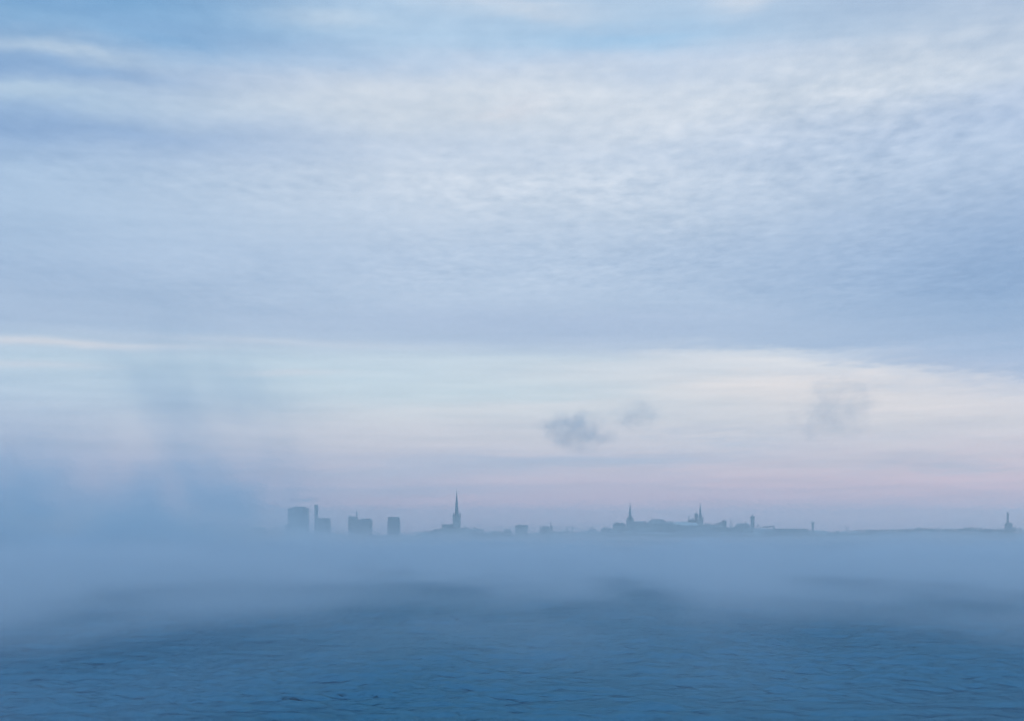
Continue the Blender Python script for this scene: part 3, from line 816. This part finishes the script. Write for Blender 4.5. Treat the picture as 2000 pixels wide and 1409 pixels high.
# long flat-topped range right of the castle
D = 4560
r, cx, gb = place('long_range', 1545, D, 'very long flat-roofed range right of the castle tower, dark walls', 'building')
MB().box(PX(1511, D), PX(1576, D), D - 12, D + 12, gb, PZ(1034.4, D)).build('wall', M_STONE, r)
MB().box(PX(1510.6, D), PX(1576.4, D), D - 12.5, D + 12.5, PZ(1034.4, D), PZ(1033.2, D)).build('roof', M_SLATE, r)
D = 4500
r, cx, gb = place('sea_fortress', 1535, D, 'dark massive low fort wall by the water below the long range', 'fort')
MB().box(PX(1494, D), PX(1516, D), D - 12, D + 8, gb, PZ(1039.5, D), 0.6, 0.6).build('bastion', M_STONE, r)
MB().box(PX(1516.2, D), PX(1572, D), D - 8, D + 8, gb, PZ(1040.5, D), 0.4, 0.4).build('wall', M_STONE, r)
MB().box(PX(1564, D), PX(1612, D), D - 30, D - 12, gb, PZ(1043.0, D)).build('low_wing', M_PLASTER, r)
MB().box(PX(1563.6, D), PX(1612.4, D), D - 30.4, D - 11.6, PZ(1043.0, D), PZ(1041.6, D)).build('roof_snow', M_SNOW, r)
D = 4800
r, cx, gb = place('water_tower', 1587.5, D, 'faint water tower with a flat mushroom cap right of the long range', 'water tower')
MB().lathe(cx, D, [(3.6, gb), (3.3, PZ(1023.5, D))], 12).build('shaft', M_CONC, r)
MB().lathe(cx, D, [(3.3, PZ(1023.5, D)), (6.6, PZ(1022.2, D)), (6.8, PZ(1020.8, D)), (3.0, PZ(1020.2, D))], 14).build('cap', M_CONC, r)
D = 4700
r, cx, gb = place('harbour_crane', 1653, D, 'faint harbour crane with two legs on the low shore right of the water tower', 'crane')
MB().box(PX(1652.0, D), PX(1653.0, D), D - 1, D + 1, gb, PZ(1027.5, D)).build('leg', M_METAL, r)
MB().box(PX(1655.3, D), PX(1656.2, D), D - 1, D + 1, gb, PZ(1031, D)).build('leg', M_METAL, r)
MB().box(PX(1651.4, D), PX(1656.8, D), D - 1.6, D + 1.6, PZ(1031.6, D), PZ(1030.6, D)).build('cab_beam', M_METAL, r)
v = [(PX(1652.5, D), D, PZ(1029, D)), (PX(1652.9, D), D, PZ(1029, D)), (PX(1649.7, D), D, PZ(1024.6, D)), (PX(1649.4, D), D, PZ(1024.6, D))]
v = [(a, b_ - 0.4, c_) for a, b_, c_ in v] + [(a, b_ + 0.4, c_) for a, b_, c_ in v]
MB().add(v, [(0, 1, 2, 3), (7, 6, 5, 4), (0, 4, 5, 1), (1, 5, 6, 2), (2, 6, 7, 3), (3, 7, 4, 0)]).build('jib', M_METAL, r)

D = 4420
r, cx, gb = place('brick_chimney', 1968.2, D, 'dark brick chimney standing alone on its square base at the far right', 'chimney')
MB().lathe(cx, D, [(3.3, PZ(1022, D)), (2.5, PZ(1004.2, D)), (3.0, PZ(1003.6, D)), (3.0, PZ(1001.6, D))], 14).build('shaft', M_BRICK, r)
MB().box(PX(1963.5, D), PX(1976, D), D - 8, D + 8, gb, PZ(1025.5, D)).build('boiler_house', M_BRICK, r)
MB().gable(PX(1962.6, D), PX(1976.6, D), D - 8.5, D + 8.5, PZ(1025.5, D), PZ(1021.0, D), 'x', 4).build('roof', M_SLATE, r)

# ------------------------------------------------------------------ small houses of the low town
def house(x, y, w, h, dep, rh, wall, roof, label, group, along='x', chim=True, name='house', cat='house'):
    gb = base_of(x, y)
    r = thing(name, x, y, gb, label, cat, group)
    MB().box(x - w / 2, x + w / 2, y - dep / 2, y + dep / 2, gb, gb + h).build('wall', wall, r)
    rf = MB().gable(x - w / 2 - 0.4, x + w / 2 + 0.4, y - dep / 2 - 0.4, y + dep / 2 + 0.4, gb + h, gb + h + rh, along, random.choice((0, 0, 2.5))).build('roof', roof, r)
    if chim:
        cx_ = x + random.uniform(-0.3, 0.3) * w
        MB().box(cx_ - 0.6, cx_ + 0.6, y - 0.6, y + 0.6, gb + h * 0.9, gb + h + rh + 1.2).build('chimney', M_BRICK, rf)
    return r
WALLS = (M_PLASTER, M_OCHRE, M_ROSE, M_STONE, M_BRICK)
ORD = ('first', 'second', 'third', 'fourth', 'fifth', 'sixth', 'seventh', 'eighth', 'ninth', 'tenth', 'eleventh', 'twelfth', 'thirteenth', 'fourteenth')
zones = [
    (815, 862, 8, 4190, 4330, 5, 8, 'cottage, %s from the left on the slope up to the tallest spire', 'houses left of the tallest spire'),
    (902, 985, 11, 4200, 4420, 6, 9, 'low house, %s to the right of the tallest spire', 'houses right of the tallest spire'),
    (1032, 1056, 5, 4250, 4420, 6, 9, 'low house, %s to the right of the box building', 'houses by the gabled church'),
    (1122, 1193, 13, 4260, 4500, 9, 14, 'town house, %s on the way from slender turret to cliff', 'town houses below the cliff'),
    (1202, 1320, 11, 4330, 4500, 6, 10, 'low house at the cliff foot, %s from its left end', 'houses under the cliff'),
    (1330, 1490, 12, 4300, 4500, 6, 10, 'low house by the water, %s from the left between onion dome and castle', 'houses below the castle'),
    (1605, 1780, 10, 4160, 4400, 4, 7, 'low shed, %s from the water tower along the right-hand shore', 'sheds on the right-hand shore'),
]
ROOFS = ((M_SNOW, 'snow-roofed'), (M_TILE, 'snow-patched'), (M_SLATE, 'dark-roofed'), (M_SNOW, 'snow-roofed'))
for a, b_, n, y0, y1, h0, h1, lab, grp in zones:
    for i in range(n):
        y_ = random.uniform(y0, y1)
        x_ = PX(a + (b_ - a) * (i + random.uniform(0.2, 0.8)) / n, y_)
        rf, adj = random.choice(ROOFS)
        shed = 'shed' in lab
        house(x_, y_, random.uniform(9, 19), random.uniform(h0, h1), random.uniform(9, 13), random.uniform(3, 5),
              random.choice(WALLS), rf, adj + ' ' + lab % ORD[i], grp, random.choice('xxy'),
              chim=not shed, name='shed' if shed else 'house', cat='shed' if shed else 'house')
# a few wide snow-covered roofs that catch the light
for px0, px1, py, D, lab in ((1217, 1241, 1038.6, 4470, 'wide snowy roof under the baroque cathedral, halfway down the cliff'),
                             (1276, 1300, 1049.8, 4250, 'bright snowy warehouse roof by the water below the largest hipped roof'),
                             (1262, 1272, 1042.0, 4420, 'short snowy roof midway down the cliff below the small manor'),
                             (1364, 1372, 1041.0, 4440, 'short snowy shed roof below the tiered spire'),
                             (1352, 1368, 1046.0, 4300, 'snowy quay shed roof below the onion-domed cathedral'),
                             (1390, 1412, 1030.4, 4590, 'long snowy terrace roof under the upper-town trees'),
                             (1430, 1474, 1044.2, 4330, 'longest snowy quay roof below the round castle tower'),
                             (1680, 1700, 1053.0, 4110, 'snowy pier shed at the waterline before the right-hand wood'),
                             (1783, 1856, 1052.6, 4120, 'very long snowy pier shed under the right-hand wood'),
                             (1800, 1856, 1046.8, 4260, 'long snowy shed just behind the very long pier shed')):
    r, cx, gb = place('shed', (px0 + px1) / 2, D, lab, 'shed')
    x0, x1 = PX(px0, D), PX(px1, D); zt = max(PZ(py, D), gb + 3.5)
    MB().box(x0, x1, D - 7, D + 7, gb, zt - 0.2).build('wall', random.choice(WALLS), r)
    MB().gable(x0 - 0.6, x1 + 0.6, D - 7.8, D + 7.8, zt - 0.2, zt + 1.8, 'x', 1.5).build('roof', M_SNOW, r)

# ------------------------------------------------------------------ winter trees
def crown_mesh(name, h, w, n, material, seed, fir=False):
    rg = random.Random(seed); v, f = [], []
    lobes = [(rg.uniform(-0.28, 0.28) * w, rg.uniform(-0.28, 0.28) * w, h * rg.uniform(0.45, 0.85), w * rg.uniform(0.2, 0.34)) for _ in range(9)]
    for i in range(n):
        if fir:
            tz = rg.random() ** 1.4; z = h * (0.12 + 0.88 * tz); rr = w * 0.5 * (1 - tz) * rg.uniform(0.3, 1.0); a = rg.uniform(0, 6.283)
            p = Vector((rr * math.cos(a), rr * math.sin(a), z))
        else:
            lx, ly, lz, lr = rg.choice(lobes)
            d = Vector((rg.gauss(0, 1), rg.gauss(0, 1), rg.gauss(0, 0.8))).normalized() * lr * rg.uniform(0.35, 1.05)
            p = Vector((lx, ly, lz)) + d
        s_ = rg.uniform(0.35, 0.85)
        t1 = Vector((rg.gauss(0, 1), rg.gauss(0, 1), rg.gauss(0, 1))).normalized()
        t2 = t1.cross(Vector((rg.gauss(0, 1), rg.gauss(0, 1), rg.gauss(0, 1)))).normalized()
        b0 = len(v)
        v += [tuple(p + t1 * s_), tuple(p + t2 * s_ * 0.7), tuple(p - t1 * s_), tuple(p - t2 * s_ * 0.7)]
        f.append((b0, b0 + 1, b0 + 2, b0 + 3))
    me = bpy.data.meshes.new(name); me.from_pydata(v, [], f); me.materials.append(material); return me
def trunk_mesh(h, seed):
    rg = random.Random(seed); b_ = MB()
    b_.lathe(0, 0, [(0.5, 0), (0.4, h * 0.3), (0.22, h * 0.6), (0.06, h * 0.92)], 7)
    for k in range(6):
        a = k * 1.05 + rg.random(); z0 = h * rg.uniform(0.28, 0.5); L = h * rg.uniform(0.25, 0.38); r0 = 0.16
        p0 = Vector((0, 0, z0)); p1 = p0 + Vector((math.cos(a) * L * 0.7, math.sin(a) * L * 0.7, L * 0.8))
        u = Vector((-math.sin(a), math.cos(a), 0))
        w_ = (p1 - p0).normalized().cross(u)
        ring = lambda p, r_: [tuple(p + u * r_ * math.cos(q) + w_ * r_ * math.sin(q)) for q in (0, 2.094, 4.189)]
        b_.add(ring(p0, r0) + ring(p1, 0.04), [(0, 1, 4, 3), (1, 2, 5, 4), (2, 0, 3, 5), (3, 4, 5), (2, 1, 0)])
    me = bpy.data.meshes.new('trunk'); me.from_pydata(b_.v, [], b_.f); me.materials.append(M_BARK); return me
KINDS = [(crown_mesh('crown', 13, 11, 330, M_TWIG, 1), trunk_mesh(13, 1)), (crown_mesh('crown', 11, 12, 330, M_TWIG, 2), trunk_mesh(11, 2)),
         (crown_mesh('crown', 15, 10, 360, M_TWIG, 3), trunk_mesh(15, 3)), (crown_mesh('crown', 14, 7, 330, M_FIR, 4, True), trunk_mesh(14, 4))]
def tree(x, y, kind, s_, label, group):
    gb = base_of(x, y)
    r = thing('fir_tree' if kind == 3 else 'bare_tree', x, y, gb, label, 'tree', group)
    r.rotation_euler.z = random.uniform(0, 6.28); r.scale = (s_, s_, s_ * random.uniform(0.9, 1.1))
    for nm, me in (('crown', KINDS[kind][0]), ('trunk', KINDS[kind][1])):
        o = link(bpy.data.objects.new(nm, me)); o.parent = r
def grove(px0, px1, n, y0, y1, s0, s1, lab, grp, kinds=(0, 1, 2)):
    for i in range(n):
        y_ = random.uniform(y0, y1)
        tree(PX(px0 + (px1 - px0) * (i + random.uniform(0.2, 0.8)) / n, y_), y_, random.choice(kinds), random.uniform(s0, s1), lab % ORD[i], grp)
grove(815, 864, 13, 4235, 4320, 0.6, 1.0, 'bare tree, %s from the left on the slope climbing to the tallest spire', 'trees left of the tallest spire')
grove(901, 945, 12, 4250, 4340, 0.85, 1.2, 'bare round-crowned tree, %s to the right of the tallest spire', 'trees right of the tallest spire')
grove(948, 1005, 9, 4240, 4330, 0.5, 0.8, 'small bare tree, %s on the way down to the box building', 'trees before the box building')
grove(1122, 1194, 11, 4400, 4540, 0.6, 0.95, 'bare tree, %s from the slender turret towards the cliff', 'trees left of the cliff')
grove(1385, 1411, 8, 4600, 4650, 0.85, 1.15, 'round tree crown, %s from the tiered spire towards the square roof block', 'trees on the upper town')
grove(1476, 1515, 10, 4570, 4640, 0.55, 0.85, 'bare tree, %s on the low crest right of the castle tower', 'trees right of the castle tower')
for px, s_, lab in ((1795, 1.35, 'tallest bare tree of the left clump in the right-hand wood'), (1820.5, 1.25, 'lone pointed tree left of the middle clump in the right-hand wood'),
                    (1850, 1.2, 'tree in the gap between the two clumps of the right-hand wood'), (1888, 1.4, 'highest broad tree of the right-hand wood'),
                    (1914, 1.2, 'broad tree midway between the highest tree and the brick chimney'), (1930.5, 1.3, 'steep-sided tree just left of the brick chimney')):
    y_ = 4420
    tree(PX(px, y_), y_, random.choice((0, 1)), s_ * 1.05, lab, None)
    for q_ in (-5.5, 5.0):
        tree(PX(px + q_, y_), y_ + 6, random.choice((0, 1)), s_ * random.uniform(0.8, 0.92), 'lesser tree close to the %s of the %s' % ('left' if q_ < 0 else 'right', lab.split(' in the')[0].split(' of the')[0].split(' between')[0].split(' midway')[0].split(' just')[0].replace('tree in the gap', 'tree in the middle gap')), 'flanking trees of the right-hand wood')
# woods that read as one mass: the right-hand shore and the slopes of the upper town
def wood(n, where, height):
    rg = random.Random(5); v, f = [], []
    for i in range(n):
        px, y_ = where(rg)
        h_ = height(rg, px); x_ = PX(px, y_); g_ = gz(x_, y_)
        for k in range(46):
            d = Vector((rg.gauss(0, 1) * 3.0, rg.gauss(0, 1) * 2.2, 0)); zz = g_ + h_ * (0.1 + 0.9 * rg.random() ** 0.8) * (1 - min(0.5, d.length / 14))
            p = Vector((x_, y_, zz)) + d
            t1 = Vector((rg.gauss(0, 1), rg.gauss(0, 1), rg.gauss(0, 1))).normalized(); t2 = t1.cross(Vector((rg.gauss(0, 1), 1, rg.gauss(0, 1)))).normalized()
            s_ = rg.uniform(0.5, 1.1); b0 = len(v)
            v += [tuple(p + t1 * s_), tuple(p + t2 * s_), tuple(p - t1 * s_), tuple(p - t2 * s_)]; f.append((b0, b0 + 1, b0 + 2, b0 + 3))
    o = mesh_obj('wood', v, f, M_TWIG); tag(o, kind='stuff')
wood(420, lambda g: (1600 + 560 * g.random() ** 0.75, g.uniform(4425, 4520)),
     lambda g, px: (9 + 4.0 * float(sst(1640, 1800, px))) * g.uniform(0.75, 1.2) + (4.5 * max(0, math.sin(px / 13.0) + 0.4 * math.sin(px / 4.7)) if px > 1780 else 1.5 * max(0, math.sin(px / 7.0))))
wood(150, lambda g: (g.uniform(1199, 1500), g.uniform(4500, 4562)), lambda g, px: g.uniform(6, 13))

# ------------------------------------------------------------------ birds
def bird_mesh(flap):
    b_ = MB()
    n = 8
    prof = [(0.0, -0.30), (0.035, -0.24), (0.075, -0.08), (0.085, 0.05), (0.06, 0.17), (0.045, 0.22), (0.05, 0.26), (0.02, 0.31), (0.0, 0.36)]
    tmp = MB().lathe(0, 0, prof, n)
    b_.add([(a, z_, b2) for a, b2, z_ in tmp.v], [tuple(reversed(q_)) for q_ in tmp.f])
    for s_ in (-1, 1):                                   # wings: two bent panels with thickness, tapering to the tip
        pts = [(0.05, 0.14, -0.10, 0.02), (0.34, 0.17, -0.05, 0.02 + 0.34 * flap), (0.72, 0.02, -0.08, 0.02 + 0.34 * flap - 0.10)]
        vs = []
        for xx, yf, yb, zz in pts:
            vs += [(s_ * xx, yf, zz + 0.012), (s_ * xx, yb, zz + 0.008), (s_ * xx, yb, zz - 0.008), (s_ * xx, yf, zz - 0.012)]
        fs = [(0, 1, 2, 3), (8, 11, 10, 9)]
        for k in (0, 4):
            fs += [(k + i, k + (i + 1) % 4, k + 4 + (i + 1) % 4, k + 4 + i) for i in range(4)]
        b_.add(vs, fs if s_ > 0 else [tuple(reversed(q_)) for q_ in fs])
    b_.add([(-0.02, -0.26, 0.01), (0.02, -0.26, 0.01), (0.08, -0.44, 0.0), (-0.08, -0.44, 0.0), (-0.02, -0.26, -0.01), (0.02, -0.26, -0.01), (0.08, -0.44, -0.012), (-0.08, -0.44, -0.012)],
           [(0, 1, 2, 3), (7, 6, 5, 4), (0, 4, 5, 1), (1, 5, 6, 2), (2, 6, 7, 3), (3, 7, 4, 0)])
    me = bpy.data.meshes.new('bird'); me.from_pydata(b_.v, [], b_.f); me.materials.append(M_BIRD)
    return me
BM = [bird_mesh(0.9), bird_mesh(0.25), bird_mesh(-0.35)]
for px, py, D, k, rz, lab in ((318, 907, 900, 0, 60, 'dark bird flying high at the left, above the fog columns'),
                              (638, 984.5, 620, 0, 20, 'dark bird flying just right of the slim square tower top'),
                              (786, 966, 640, 1, 0, 'gliding bird flying between the tapered block and tallest spire'),
                              (1105, 935, 560, 2, 15, 'dark bird flying in the rose band above the gabled church'),
                              (1762, 944, 600, 1, 10, 'dark bird flying above the right-hand shore, left one of the right pair'),
                              (1887, 973, 520, 1, -12, 'dark gliding bird flying low above the highest tree of the wood'),
                              (1919, 931, 900, 1, 30, 'faintest bird flying highest at the far right')):
    o = link(bpy.data.objects.new('bird', BM[k]))
    o.location = (PX(px, D), D, PZ(py, D)); o.rotation_euler = (0, R(6), R(rz)); o.scale = (1.0, 1.0, 1.0)
    tag(o, lab, 'bird', 'birds over the bay')
D = 150
o = link(bpy.data.objects.new('bird', BM[0])); o.location = (PX(1794.5, D), D, PZ(1333, D)); o.rotation_euler = (R(50), R(12), R(70)); o.scale = (0.62, 0.62, 0.62)
tag(o, 'small dark bird skimming the waves at the lower right', 'bird', 'birds over the bay')
